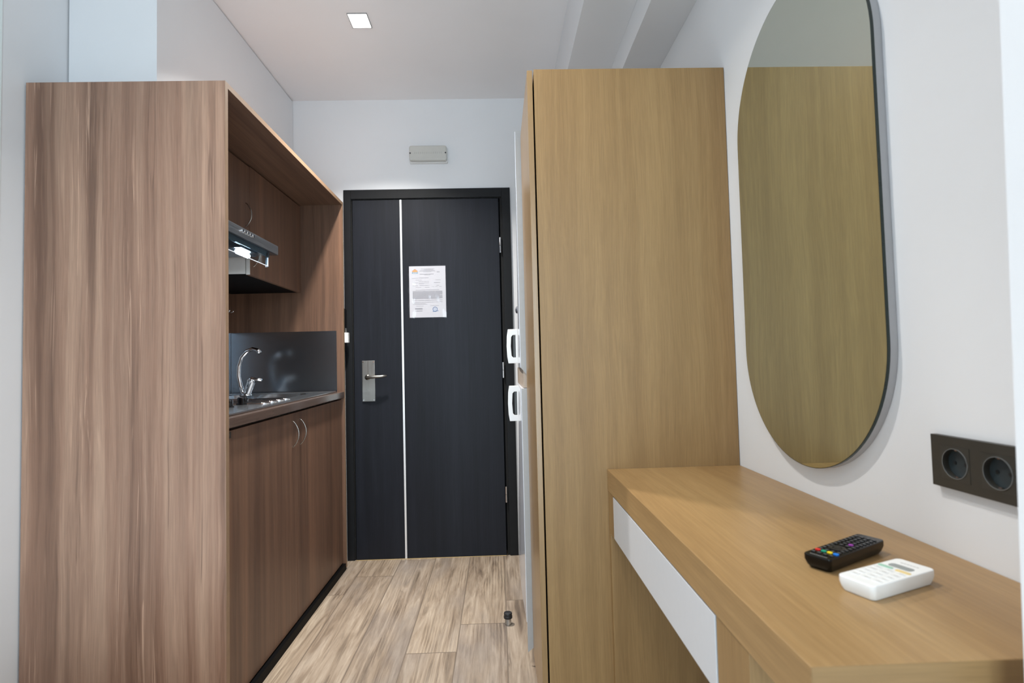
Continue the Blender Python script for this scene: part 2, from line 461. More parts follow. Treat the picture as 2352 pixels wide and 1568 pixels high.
# ------------------------------------------------------------------ downlights
def downlight(x, y, p, label):
    t = thing('ceiling_light', label, 'ceiling light', (x, y, ZC), 0, 'square recessed ceiling lights in one row')
    sx, sy = .0415, .050
    outer = [(-sx-.003, -sy-.003), (sx+.003, -sy-.003), (sx+.003, sy+.003), (-sx-.003, sy+.003)]
    inner = [(-sx, -sy), (sx, -sy), (sx, sy), (-sx, sy)]
    obj('frame', ring_prism(B(), outer, inner, 'z', -.004, .0), flat('lamp_frame_grey', srgb(150, 150, 150), .5, noise=.02), t, world=False)
    obj('diffuser', bx(-sx, sx, -sy, sy, -.002, -.0005), emit('lamp_diffuser', (1, .97, .93, 1), 6), t, world=False)
    area('lamp_light', (0, 0, -.006), (0, 0, 0), 2*sx-.004, 2*sy-.004, p, (1, .965, .915), t, 114)
for i, (x, y, p) in enumerate(DOWNLIGHTS):
    downlight(x, y, p, 'square white recessed ceiling light in front of the entrance door wall' if i == 0 else
              ('square white recessed ceiling light above the desk and mirror' if i == 1 else 'square white recessed ceiling light nearest the balcony window'))

# ------------------------------------------------------------------ entrance door
d1 = thing('door_1', None, None, (-.39, D, 0)); tag(d1, kind='structure')
FY = 3.129
outer = [(-.880, 0.001), (.0906, 0.001), (.0906, 2.128), (-.880, 2.128)]
b_ = B()
box(b_, -.880, -.838, FY, D-.0005, .001, 2.128); box(b_, .042, .0906, FY, D-.0005, .001, 2.128); box(b_, -.838, .042, FY, D-.0005, 2.074, 2.128)
obj('casing', b_, FRAMEM, d1, bevel=.0015)
b_ = B()
box(b_, DX0+.0005, -.834, D, D+.084, .001, DZ-.001); box(b_, .030, DX1-.0005, D, D+.084, .001, DZ-.001); box(b_, -.834, .030, D, D+.084, 2.070, DZ-.001)
obj('jamb', b_, GAP, d1)
obj('gap_blocker', bx(DX0+.0005, DX1-.0005, D+.085, D+.11, .001, DZ-.001), GAP, d1)  # added black panel behind the leaf keeps sky light out of the gap
leaf = obj('door_leaf', bx(-.829, .0215, FY+.003, FY+.045, .003, 2.066), DOORM, d1, bevel=.001)
st = obj('inlay_strip', bx(-.5545, -.5435, FY+.0015, FY+.006, .003, 2.0655), ALU, leaf); tag(st, 'bright aluminium strip')
pl = obj('lock_plate', bx(-.783, -.710, FY-.004, FY+.004, .898, 1.132), SATIN, leaf, bevel=.001)
b_ = B()
for sx_ in (-.776, -.717):
    for sz in (.906, 1.124): cyl(b_, (sx_, FY-.0055, sz), (sx_, FY-.003, sz), .0035, n=14)
obj('screw', b_, CHROME, pl)
b_ = B()
pts = [(-.752, FY, 1.036), (-.752, FY-.030, 1.036), (-.749, FY-.046, 1.036), (-.738, FY-.053, 1.037), (-.70, FY-.055, 1.039), (-.66, FY-.053, 1.041), (-.633, FY-.048, 1.044)]
tube(b_, pts, [.0095, .0095, .0095, .0095, .0085, .0075, .005], 16)
cyl(b_, (-.752, FY-.004, 1.036), (-.752, FY-.010, 1.036), .015, n=24)
obj('lever', b_, SATIN, leaf, smooth=True)
b_ = B(); ring_prism(b_, circle(-.746, .965, .013, 24), circle(-.746, .965, .009, 24), 'y', FY-.0055, FY-.003)
obj('keyhole', b_, SATIN, leaf)
for z0 in (1.742, 1.014, .302):
    h = B(); cyl(h, (.0275, FY-.002, z0), (.0275, FY-.002, z0+.043), .0055, n=16); cyl(h, (.0275, FY-.002, z0+.045), (.0275, FY-.002, z0+.09), .0055, n=16)
    obj('hinge', h, CHROME, leaf, smooth=False)
obj('bottom_seal', bx(-.829, .0215, FY-.001, FY+.003, .0005, .0028), flat('pale_seal', srgb(190, 165, 120), .5, noise=.05), leaf)

# ------------------------------------------------------------------ notice sheet
PX0, PX1, PZ0, PZ1 = -.512, -.293, 1.371, 1.677
PY = FY+.001
nt_ = thing('notice_sheet', 'white printed notice in a clear plastic sleeve taped on the dark door', 'notice', (-.4, PY, PZ0))
obj('paper', bx(PX0+.006, PX1-.002, PY-.0002, PY+.0008, PZ0+.003, PZ1-.004), PAPER, nt_)
def bar(bm, x0, x1, z, h, seed, y=PY-.0005):
    """one line of small print: broken dashes"""
    rnd = random.Random(seed); x = x0
    while x < x1:
        w_ = rnd.uniform(.0015, .007); xe = min(x+w_, x1)
        vs_ = [bm.verts.new(p) for p in ((x, y, z), (xe, y, z), (xe, y, z+h), (x, y, z+h))]; bm.faces.new(vs_)
        x = xe+rnd.uniform(.0006, .0012)
b_ = B(); W_, H_ = PX1-PX0, PZ1-PZ0
def U(u): return PX0+W_*u
def V(v): return PZ1-H_*v
k = 0
LINES = [(.34, .70, .070, .0016), (.42, .66, .083, .0013), (.33, .70, .097, .0012), (.30, .72, .112, .0015), (.40, .62, .126, .0013),
         (.31, .68, .170, .0022), (.43, .59, .186, .0016), (.10, .26, .245, .0013), (.28, .54, .241, .0020), (.20, .36, .28, .0013),
         (.72, .86, .28, .0014), (.28, .55, .308, .0013), (.14, .26, .335, .0015), (.28, .55, .338, .0013), (.28, .42, .352, .0013), (.68, .85, .333, .0018),
         (.12, .26, .388, .0015), (.30, .56, .384, .0015), (.20, .34, .42, .0015), (.44, .56, .42, .0015), (.75, .82, .386, .0016), (.63, .69, .408, .001), (.72, .78, .408, .001), (.82, .88, .408, .0012),
         (.20, .82, .472, .0018)]
for x0, x1, v, h in LINES: bar(b_, U(x0), U(x1), V(v), h, k); k += 1
for i in range(19): bar(b_, U(.115), U(.90 if i not in (9, 18) else .83), V(.492+i*.0082), .0011, 100+i)
for x0, x1, v, h in [(.11, .90, .668, .0020), (.12, .90, .702, .0017), (.12, .46, .730, .0015), (.12, .50, .742, .0012), (.20, .40, .775, .0012), (.17, .37, .82, .0022), (.17, .37, .832, .002), (.17, .37, .845, .0016), (.17, .37, .872, .0024), (.58, .80, .772, .0012)]:
    bar(b_, U(x0), U(x1), V(v), h, 200+k); k += 1
obj('printed_text', b_, flat('grey_ink', srgb(104, 104, 112), .8, noise=.05), nt_)
tcv = bpy.data.curves.new('year', 'FONT'); tcv.body = '2022'; tcv.size = .0085; tcv.align_x = 'CENTER'
to = bpy.data.objects.new('year', tcv); C.objects.link(to)
dg = bpy.context.evaluated_depsgraph_get(); me = bpy.data.meshes.new_from_object(to.evaluated_get(dg))
bpy.data.objects.remove(to)
for v_ in me.vertices: v_.co = Vector((U(.80)+v_.co.x, PY-.0005, V(.135)+v_.co.y))-Vector(nt_.location)
yo = bpy.data.objects.new('year_number', me); C.objects.link(yo); yo.parent = nt_; me.materials.append(flat('dark_ink', srgb(90, 90, 96), .8, noise=.05))
def tri(bm, pts, y=PY-.0006): bm.faces.new([bm.verts.new((a, y, b)) for a, b in pts])
b_ = B(); tri(b_, [(U(.115), V(.125)), (U(.25), V(.125)), (U(.25), V(.105)), (U(.182), V(.075)), (U(.115), V(.105))])
obj('house_emblem', b_, flat('orange_ink', srgb(206, 150, 96), .8, noise=.05), nt_)
b_ = B()
for P0, P1 in (((.102, .108), (.182, .066)), ((.182, .066), (.262, .108))):
    a, c = (U(P0[0]), V(P0[1])), (U(P1[0]), V(P1[1])); tri(b_, [a, c, (c[0], c[1]-.002), (a[0], a[1]-.002)], PY-.0007)
obj('emblem_roof', b_, flat('red_brown_ink', srgb(150, 84, 80), .8, noise=.05), nt_)
b_ = B(); ring_prism(b_, [(U(.11), V(.152)), (U(.255), V(.152)), (U(.255), V(.125)), (U(.11), V(.125))], [(U(.125), V(.147)), (U(.24), V(.147)), (U(.24), V(.131)), (U(.125), V(.131))], 'y', PY-.0007, PY-.0003)
obj('emblem_base', b_, flat('teal_ink', srgb(84, 140, 165), .8, noise=.1), nt_)
b_ = B(); ring_prism(b_, circle(U(.70), V(.838), .0142, 28), circle(U(.70), V(.838), .0115, 28), 'y', PY-.0007, PY-.0003)
obj('blue_stamp', b_, flat('blue_ink', srgb(50, 96, 146), .8, noise=.1), nt_)
b_ = B(); ring_prism(b_, circle(U(.70), V(.838), .006, 16), circle(U(.70), V(.838), .0045, 16), 'y', PY-.0007, PY-.0003)
obj('stamp_centre', b_, flat('light_blue_ink', srgb(110, 150, 190), .8, noise=.1), nt_)
b_ = B(); tri(b_, [(U(.63), V(.885)), (U(.79), V(.872)), (U(.80), V(.866)), (U(.64), V(.874))])
obj('stamp_ribbon', b_, flat('navy_ink', srgb(70, 100, 150), .8, noise=.1), nt_)
# clear sleeve, gently crumpled
b_ = B(); NX, NZ = 24, 32; g = []
for i in range(NX+1):
    r_ = []
    for j in range(NZ+1):
        u_, v_ = i/NX, j/NZ
        wob = .0012*math.sin(9*u_+5*v_)*math.sin(7*v_-2*u_)+.0022*math.exp(-((u_-.42-.1*math.sin(5*v_))/.05)**2)*math.exp(-((v_-.42)/.13)**2)
        wob += .0028*math.exp(-((u_-.08)/.08)**2)*(1+math.sin(21*v_))*.5
        r_.append(b_.verts.new((PX0-.001+(W_+.003)*u_, PY-.0022-abs(wob), PZ0-.002+(H_+.004)*v_)))
    g.append(r_)
for i in range(NX):
    for j in range(NZ): b_.faces.new((g[i][j], g[i+1][j], g[i+1][j+1], g[i][j+1]))
sl = obj('clear_sleeve', b_, clear_film('clear_plastic_film', .04, (1, 1, 1, 1), .08), nt_, smooth=True)
tag(sl, 'clear glossy plastic sleeve')

# ------------------------------------------------------------------ emergency light over the door
em = thing('emergency_light', 'white oblong emergency light fitting mounted on the wall above the door', 'wall light', (-.379, D-.001, 2.278))
b_ = B(); prism(b_, rrect(-.490, -.268, 2.277, 2.371, .008), 'y', D-.022, D-.001); obj('housing', b_, WHITEP, em, bevel=.002)
b_ = B(); prism(b_, rrect(-.487, -.271, 2.280, 2.368, .012), 'y', D-.055, D-.0225)
cv = obj('cover', b_, flat('frosted_cover', srgb(222, 222, 216), .3, noise=.02, scale=30, Transmission_Weight=.25), em, bevel=.007, seg=3)
b_ = B()
for i in range(15): box(b_, -.455+i*.0108, -.452+i*.0108, D-.0556, D-.0548, 2.318, 2.330)
obj('lamp_ribs', b_, flat('ribs_grey', srgb(196, 196, 190), .4, noise=.02), cv)
for x in (-.481, -.277):
    b_ = B(); cyl(b_, (x, D-.057, 2.323), (x, D-.0545, 2.323), .004, n=16); obj('screw', b_, flat('dark_screw', srgb(40, 40, 48), .4, .5, noise=.05), cv)

# ------------------------------------------------------------------ kitchen niche
KX, KY0, KY1 = -.850, 1.7087, 3.0168
T = .018
kn = thing('kitchen_niche', 'tall walnut laminate niche housing the kitchenette, standing on the floor by the door', 'kitchen niche', ((XL+KX)/2, (KY0+KY1)/2, 0))
def panel(name, *a, mat=KWOOD, parent=kn, **k): return obj(name, bx(*a), mat, parent, bevel=.0008, **k)
panel('side_panel', XL+.006, KX-.0012, KY0, KY0+T, .001, KH)
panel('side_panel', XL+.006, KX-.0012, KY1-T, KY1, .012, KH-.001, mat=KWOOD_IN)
panel('top_panel', XL+.006, KX-.0012, KY0+T+.0003, KY1-T-.0003, KH-T, KH, mat=KWOOD_Y)
panel('back_panel', XL+.006, XL+.012, KY0+T+.0003, KY1-T-.0003, .05, KH-T-.0003, mat=KWOOD_IN)
b_ = B(); box(b_, KX-.001, KX, KY0, KY0+T, .001, KH); box(b_, KX-.001, KX, KY1-T, KY1, .012, KH); box(b_, KX-.001, KX, KY0+T, KY1-T, KH-T, KH)
e = obj('edge_band', b_, KEDGE, kn); tag(e, 'lighter brown edge banding')
b_ = B(); box(b_, KX-.03, KX-.004, KY1-.017, KY1-.001, .0008, .0115); obj('foot', b_, BLACK, kn)

Y0, Y1 = KY0+T+.0015, KY1-T-.0015            # inside of the niche
def tl(y): return (y-1.713)*.0146               # the worktop is not quite level
def tilt(x, y, z): return (x, y, z+tl(y))
# base cabinet
bc = thing('base_cabinet', 'walnut laminate base cabinet with two doors under the worktop', 'cabinet', (-1.15, 2.36, 0))
obj('body', bx(XL+.02, -.8885, Y0, Y1, .036, .896, f=lambda x, y, z: (x, y, z+(tl(y) if z > .5 else 0))), MELAM, bc)
obj('plinth', bx(-.880, -.8515, Y0, Y1, .0006, .0345), PLINTH, bc)
DXF = -.866                                      # door front plane
SPL = 2.3355
def bow(a, c, out, r=.0022, n=14):
    """bow handle from a to c, bulging by vector out"""
    a, c, out = Vector(a), Vector(c), Vector(out); pts = [a-out.normalized()*.004]
    for i in range(n+1):
        t = i/n; pts.append(a.lerp(c, t)+out*(math.sin(math.pi*t)**.75))
    pts.append(c-out.normalized()*.004)
    return tube(B(), pts, r, 10)
HND = brushed('handle_nickel', (.36, .34, .31, 1), .25, 'z')
for y0, y1, hy in ((Y0+.001, SPL-.0015, 2.293), (SPL+.0015, Y1-.001, 2.379)):
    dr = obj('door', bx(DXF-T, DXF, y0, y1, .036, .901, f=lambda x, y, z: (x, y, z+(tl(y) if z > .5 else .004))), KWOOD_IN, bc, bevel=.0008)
    obj('handle', bow((DXF, hy, .768), (DXF, hy, .878), (.026, 0, 0)), HND, dr, smooth=True)
    if y0 < 2:
        b_ = B(); box(b_, DXF, DXF+.0004, 1.722, 1.772, .878, .899)
        s_ = obj('maker_label', b_, flat('dark_label', srgb(52, 46, 42), .4, noise=.1), dr); tag(s_, 'small dark maker label')
        b_ = B(); 
        for i in range(6): box(b_, DXF+.0004, DXF+.0006, 1.727+i*.0065, 1.7315+i*.0065, .886, .893)
        # blurred lettering on the label is part of it
        bmesh.ops.translate(b_, verts=b_.verts, vec=-Vector(bc.location))
        me2 = s_.data; bb = bmesh.new(); bb.from_mesh(me2)
        tmp = bpy.data.meshes.new('t'); b_.to_mesh(tmp); b_.free(); n0 = len(bb.faces); bb.from_mesh(tmp)
        bb.faces.ensure_lookup_table()
        for f_ in bb.faces[n0:]: f_.material_index = 1
        bb.to_mesh(me2); bb.free(); me2.materials.append(flat('label_print', srgb(90, 84, 80), .4, noise=.1))
# worktop
b_ = B()
o_ = [(XL+.0125, Y0), (KX, Y0), (KX, Y1), (XL+.0125, Y1)]; i_ = [(-1.372, 2.498), (-.983, 2.498), (-.983, 2.862), (-1.372, 2.862)]
ring_prism(b_, o_, i_, 'z', .9125, .9445)
for v_ in b_.verts: v_.co.z += tl(v_.co.y)
wt = obj('worktop', b_, wood('walnut_worktop', srgb(74, 60, 54), srgb(92, 76, 68), srgb(110, 94, 84), 'y', .12, 14, 240, .5, .1, .16, .9, seed=9), bevel=.002)
tag(wt, 'walnut laminate worktop with a grey brown front edge above the base cabinet', 'worktop')

# steel splashback on the end panel, the back of the niche
sp = thing('splashback', 'brushed stainless steel splashback lining the niche behind the sink', 'splashback', (-1.18, 2.99, .96))
SY = KY1-T-.0018
obj('steel_sheet', bx(XL+.015, -.889, SY, SY+.0012, .947+tl(2.95), 1.299), STEEL_D, sp)
obj('steel_sheet', bx(XL+.0125, XL+.0138, Y0+.002, SY-.001, .9465, 1.299, f=lambda x, y, z: (x, y, z+(tl(y) if z < 1 else 0))), STEEL_D, sp)

# steel hob-and-sink top
ZT = .9450
su = thing('sink_top', 'stainless steel hob and sink top with drainer set in the worktop', 'sink', (-1.17, 2.35, ZT))
SX0, SX1, SYa, SYb = -1.445, -.883, 1.735, 2.945
bx0, bx1, by0, by1 = -1.37, -.985, 2.50, 2.86
def zt(x, y, z): return (x, y, z+tl(y))
b_ = B()
oN = [(SX1, by0), (SX1, by1), (SX0, by1), (SX0, by0)]
for a in ((SX0, SX1, SYa, by0), (SX0, SX1, by1, SYb), (SX0, bx0, by0, by1), (bx1, SX1, by0, by1)):
    box(b_, *a, ZT, ZT+.004, f=zt)
rim = obj('steel_deck', b_, STEEL, su, bevel=.001)
# raised rolled edge round the deck
b_ = B(); 
ring_prism(b_, [(SX0-.003, SYa-.003), (SX1+.003, SYa-.003), (SX1+.003, SYb+.003), (SX0-.003, SYb+.003)], [(SX0+.010, SYa+.010), (SX1-.010, SYa+.010), (SX1-.010, SYb-.010), (SX0+.010, SYb-.010)], 'z', ZT+.0005, ZT+.0075)
for v_ in b_.verts: v_.co.z += tl(v_.co.y)
obj('rolled_edge', b_, STEEL, su, bevel=.002)
b_ = B()   # bowl
ro = rrect(bx0, bx1, by0, by1, .05); ri = rrect(bx0+.02, bx1-.02, by0+.02, by1-.02, .05)
L0 = [b_.verts.new((x, y, ZT+.0042+tl(y))) for x, y in ro]; L1 = [b_.verts.new((x, y, ZT-.022)) for x, y in ri]
for i in range(len(ro)):
    j = (i+1) % len(ro); b_.faces.new((L0[i], L0[j], L1[j], L1[i]))
b_.faces.new(L1)
obj('bowl', b_, STEEL, su, smooth=False)
for i in range(6):      # drainer ribs
    y = 2.06+.075*i; b_ = B(); tube(b_, [(-1.22, y, ZT+.0035+tl(y)), (-1.20, y, ZT+.007+tl(y)), (-.96, y, ZT+.007+tl(y)), (-.93, y, ZT+.0035+tl(y))], [.003, .006, .006, .003], 10)
    if i > 1: obj('drainer_rib', b_, CHROME, su, smooth=True)
    else: b_.free()
for y in (1.87,):
    for x in (-1.05, -1.29):
        b_ = B(); lathe(b_, (x, y, ZT+.0045+tl(y)), [(.075, 0), (.078, .004), (.074, .010), (.02, .010), (.015, .008)], 32); obj('hob_plate', b_, BLACK, su)
for x, y in ((-1.035, 2.09), (-1.035, 2.215)):
    b_ = B(); lathe(b_, (x, y, ZT+.0045+tl(y)), [(.024, 0), (.024, .004), (.0195, .006), (.0205, .024), (.018, .029), (.008, .0295)], 28)
    kk = obj('knob', b_, flat('gloss_black', srgb(10, 10, 13), .08, noise=.05), su, smooth=False); tag(kk, 'glossy black hob knob')
# tap
TX, TY = -1.29, 2.80
tz = ZT+tl(TY)+.0042
tp = thing('kitchen_tap', 'chrome mixer tap with a tall curved spout behind the sink bowl', 'tap', (TX, TY, tz))
b_ = B(); lathe(b_, (TX, TY, tz), [(.026, 0), (.026, .006), (.020, .010), (.020, .012)], 28); obj('base_ring', b_, CHROME, tp, smooth=True)
b_ = B(); cyl(b_, (TX+.003, TY, tz+.010), (TX+.030, TY-.01, tz+.072), .019, .021, 24); obj('body', b_, CHROME, tp, smooth=False)
b_ = B()
pts = []
for x, z in ((-.010, .008), (-.028, .05), (-.038, .10), (-.036, .15), (-.022, .195), (.004, .225), (.035, .238), (.060, .230), (.070, .215)): pts.append((TX+x, TY-.004, tz+z))
tube(b_, pts, [.011, .011, .0105, .0105, .010, .010, .010, .0105, .012], 18)
obj('spout', b_, CHROME, tp, smooth=True)
b_ = B(); tube(b_, [(TX+.028, TY-.01, tz+.070), (TX+.036, TY-.01, tz+.085), (TX+.050, TY-.012, tz+.083), (TX+.085, TY-.02, tz+.078)], [.020, .014, .007, .0065], 16)
obj('lever', b_, CHROME, tp, smooth=True)

# wall cabinets
UX = -1.080
HC = 2.383                                       # boundary between the two
w1 = thing('wall_cabinet', 'short walnut wall cabinet directly over the cooker hood', 'cabinet', (-1.27, 2.05, 1.665))
obj('body', bx(XL+.014, UX-T-.001, Y0, HC-.0015, 1.665, 1.998), MELAM, w1)
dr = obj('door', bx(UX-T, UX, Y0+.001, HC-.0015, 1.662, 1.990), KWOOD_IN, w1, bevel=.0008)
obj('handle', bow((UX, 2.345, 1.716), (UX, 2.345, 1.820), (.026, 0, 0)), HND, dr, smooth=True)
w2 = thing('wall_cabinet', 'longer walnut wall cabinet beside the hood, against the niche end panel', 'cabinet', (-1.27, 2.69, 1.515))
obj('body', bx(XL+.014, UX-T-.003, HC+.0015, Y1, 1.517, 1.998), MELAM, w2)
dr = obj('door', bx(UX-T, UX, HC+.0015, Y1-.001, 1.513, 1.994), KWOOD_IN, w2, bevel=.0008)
obj('door_edge', bx(UX-T+.0005, UX-.0005, HC+.0008, HC+.0014, 1.5135, 1.650), MELAM, dr)
obj('handle', bow((UX, 2.421, 1.556), (UX, 2.421, 1.660), (.026, 0, 0)), HND, dr, smooth=True)
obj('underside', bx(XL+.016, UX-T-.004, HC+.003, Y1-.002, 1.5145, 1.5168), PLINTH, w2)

# cooker hood
HX = -.952
hd = thing('cooker_hood', 'slim steel cooker hood with a lit lamp and glass visor under the short cabinet', 'cooker hood', (-1.2, 2.05, 1.58))
HE = 2.371
b_ = B(); prism(b_, [(XL+.02, 1.6605), (UX+.004, 1.6605), (HX-.003, 1.634), (HX-.003, 1.592), (XL+.02, 1.592)], 'y', Y0+.002, HE-.002)
obj('body', b_, brushed('hood_steel', (.26, .27, .29, 1), .3, 'y'), hd)
fp = obj('front_panel', bx(HX-.003, HX, Y0+.001, HE, 1.594, 1.632), brushed('hood_front_steel', (.42, .44, .46, 1), .32, 'y'), hd, bevel=.001)
for i in range(5):
    b_ = B(); y = 2.035+i*.0225; cyl(b_, (HX, y, 1.6185), (HX+.006, y, 1.6185), .0055, n=16); obj('button', b_, CHROME, fp)
obj('lower_band', bx(HX-.012, HX-.009, Y0+.001, 2.30, 1.568, 1.5918), flat('teal_grey_band', srgb(58, 76, 86), .3, .4, noise=.05), hd)
VIS = clear_film('visor_glass', .10, (.80, .88, .92, 1), .05)
vz = obj('visor', bx(HX-.004, HX-.001, Y0+.001, 2.268, 1.528, 1.567), VIS, hd); tag(vz, 'glass pull-down visor')
b_ = B(); box(b_, HX-.0045, HX-.0005, Y0+.001, 2.269, 1.5255, 1.5278); box(b_, HX-.0045, HX-.0005, 2.2655, 2.269, 1.528, 1.562)
obj('visor_edge', b_, flat('glass_edge_glow', (.80, .88, 1, 1), .25, noise=.02), vz)  # lamp light caught in the edge is put into its pale blue colour
obj('bracket', bx(HX-.014, HX-.003, 2.271, 2.276, 1.524, 1.586), BLACK, hd)
obj('grease_filter', bx(-1.40, -1.03, Y0+.02, 2.33, 1.580, 1.5915), flat('filter_grey', srgb(120, 126, 134), .4, .5, noise=.3, scale=300), hd)
b_ = B(); cyl(b_, (-.995, 2.085, 1.552), (-.995, 2.18, 1.552), .009, n=20)
obj('lamp', b_, emit('hood_lamp_glow', (.72, .86, 1, 1), 28), hd, smooth=True)
b_ = B(); box(b_, -1.02, -.967, 2.06, 2.20, 1.562, 1.5915); obj('lamp_holder', b_, STEEL, hd)
area('hood_light', (-1.0-hd.location.x, 2.13-hd.location.y, 1.540-hd.location.z), (0, 0, 0), .02, .11, 1.1, (.75, .88, 1), hd)

# hooks on the back panel
for i, (y, lab) in enumerate(((2.86, 'small chrome hook on the niche back, nearest the tall side panel'), (2.925, 'small chrome hook on the niche back, middle of the three'), (2.965, 'small chrome hook on the niche back, closest to the end panel'))):
    b_ = B(); xx = XL+.012
    cyl(b_, (xx, y, 1.415), (xx+.003, y, 1.415), .008, n=16)
    tube(b_, [(xx+.003, y, 1.413), (xx+.022, y, 1.410), (xx+.030, y, 1.414), (xx+.031, y, 1.422)], [.003, .003, .003, .0045], 10)
    tag(obj('wall_hook', b_, CHROME, smooth=True), lab, 'hook', 'chrome hooks in the kitchen niche')

# key-card holder between the niche and the door
kc = thing('card_switch', 'white key card holder on a black plate beside the door frame', 'card holder', (-.866, 3.07, 1.22))
obj('back_plate', bx(-.884, -.868, 3.045, D-.012, 1.19, 1.43), BLACK, kc)
obj('holder', bx(-.8675, -.8435, 3.062, 3.092, 1.235, 1.292), WHITEP, kc, bevel=.002)
obj('holder_wing', bx(-.8675, -.8630, 3.052, 3.0615, 1.225, 1.305), WHITEP, kc, bevel=.001)
obj('card', bx(-.8595, -.8575, 3.066, 3.088, 1.2925, 1.318), flat('grey_card', srgb(120, 122, 120), .4, noise=.02), kc)

# ------------------------------------------------------------------ wardrobe
WY0, WY1, WZ = 1.5465, 1.990, 1.955
wd = thing('wardrobe', 'tall light oak wardrobe standing between the desk and the white fridge', 'wardrobe', (.40, 1.77, 0))
obj('side_panel', bx(.1235, .6865, WY0, WY0+T, .001, WZ), OAK, wd, bevel=.0008)
obj('side_panel', bx(.1235, .6865, WY1-T, WY1, .001, WZ), OAK, wd, bevel=.0008)
obj('top_panel', bx(.1235, .6865, WY0+T+.0003, WY1-T-.0003, WZ-T, WZ), OAK_Y, wd, bevel=.0008)
obj('carcass', bx(.1245, .68, WY0+T+.0003, WY1-T-.0003, .06, WZ-T-.0003), GAP, wd)
obj('door', bx(.1035, .1190, WY0, WY1+.012, .050, WZ-.003), wood('oak_veneer_door', OD, OM, OL, 'z', .1, 10, 320, .4, .1, .3, .7, seed=11), wd, bevel=.001)
obj('foot', bx(.112, .122, 1.80, 1.862, .001, .030), BLACK, wd)
obj('plinth', bx(.150, .162, WY0+T+.001, WY1-T-.001, .001, .0595), OAK_Y, wd)

# ------------------------------------------------------------------ fridge freezer
fr = thing('fridge_freezer', 'tall white fridge freezer seen edge-on between wardrobe and entrance door', 'fridge', (.38, 2.31, 0))
FY0, FY1 = 2.008, 2.60
obj('body', bx(.138, .66, FY0, FY1, .03, 1.955), FRIDGEC, fr, bevel=.004)
def bowfront(z0, z1, chz):
    n = 16; poly = []
    for i in range(n+1):
        t = i/n; y = FY0+(FY1-FY0)*t
        poly.append((.0815-.004*math.sin(math.pi*t), y))
    poly += [(.1365, FY1), (.1365, FY0)]
    bm = prism(B(), poly, 'z', z0, z1)
    for v_ in bm.verts:                       # the front plane is slightly out of true
        if v_.co.x < .12: v_.co.x += (v_.co.y-FY0)/(FY1-FY0)*(.0145+(v_.co.z-1.06)*.021)
    return bm
for z0, z1, sgn in ((1.078, 1.972, 1), (.150, 1.002, -1)):
    dr = obj('door', bowfront(z0, z1, 0), FRIDGEW, fr, bevel=.002)
    # grey side cap with its slanted end
    if sgn > 0: poly = [(.0835, z1-.001), (.134, z1-.001), (.134, z0-.060), (.0835, z0)]
    else: poly = [(.0835, .046), (.104, .062), (.134, .072), (.134, z1-.004), (.0835, z1)]
    b_ = B(); prism(b_, poly, 'y', FY0-.004, FY0-.0003); obj('side_cap', b_, FRIDGEG, dr)
    # bow handle: flat white frame standing out from the door
    hz0, hz1 = (1.096, 1.254) if sgn > 0 else (.830, .992)
    hy = 2.50; fx = .0735+.010
    outer = [(fx+.008, hz0), (fx-.036, hz0), (fx-.041, hz0+.03), (fx-.043, (hz0+hz1)/2), (fx-.041, hz1-.03), (fx-.036, hz1), (fx+.008, hz1), (fx+.008, (hz0+hz1)/2)]
    inner = [(fx-.001, hz0+.026), (fx-.014, hz0+.027), (fx-.021, hz0+.035), (fx-.024, (hz0+hz1)/2), (fx-.021, hz1-.035), (fx-.014, hz1-.027), (fx-.001, hz1-.026), (fx-.001, (hz0+hz1)/2)]
    b_ = B(); ring_prism(b_, outer, inner, 'y', hy, hy+.022); hh = obj('handle', b_, WHITEP, dr, bevel=.001); tag(hh, 'white bow handle')
    obj('grip_insert', bx(fx-.012, fx+.0035, hy+.012, hy+.020, hz0+.028, hz1-.028), flat('dark_grip', srgb(70, 72, 72), .4, noise=.05), hh)
obj('middle_rail', bx(.092, .1365, FY0+.001, FY1-.001, 1.004, 1.076), FRIDGEC, fr)
b_ = B(); lathe(b_, (.0895, 2.42, 1.335), [(.016, .006), (.016, .0), (.012, -.006), (.004, -.008)], 20, 'x'); obj('badge', b_, flat('grey_badge', srgb(110, 112, 120), .3, .5, noise=.05), fr)

# ------------------------------------------------------------------ door stop
ds = thing('door_stop', 'small floor door stop with a steel post and black rubber head', 'door stop', (.0155, 2.317, 0))
b_ = B(); lathe(b_, (0, 0, 0), [(.0135, .0006), (.0135, .026)], 24); obj('post', b_, STEEL, ds, world=False)
b_ = B(); lathe(b_, (0, 0, 0), [(.0160, .0262), (.0182, .028), (.0182, .036), (.0165, .0385), (.0165, .041), (.0178, .044), (.0165, .049), (.010, .051), (.003, .0515)], 28); obj('rubber_head', b_, flat('black_rubber', srgb(34, 34, 36), .45, noise=.05), ds, world=False)

# ------------------------------------------------------------------ desk
ZD, DXD, DY0, DY1 = .788, .3024, .5398, 1.5455
dk = thing('desk', 'light oak desk with a white drawer front, built between wardrobe and wall', 'desk', (.49, 1.04, 0))
obj('desktop', bx(DXD, XR-.0015, DY0, DY1, .7285, ZD), OAK_Y, dk, bevel=.0012)
obj('edge_band', bx(DXD+.0003, XR-.0018, DY0-.0008, DY0-.0001, .7288, ZD-.0003), OAK_X, dk)
obj('end_panel', bx(DXD+.0015, XR-.002, 1.5275, DY1, .001, .728), OAK, dk, bevel=.0008)
obj('leg', bx(DXD+.0015, DXD+.085, .681, .7835, .001, .728), OAK, dk, bevel=.001)
obj('leg', bx(XR-.062, XR-.002, .681, .7835, .001, .728), OAK, dk, bevel=.001)
obj('filler', bx(DXD+.0015, DXD+.0195, 1.479, 1.527, .612, .728), OAK, dk)
dw = obj('drawer', bx(DXD+.022, XR-.03, .79, 1.475, .63, .722), MELAM, dk)
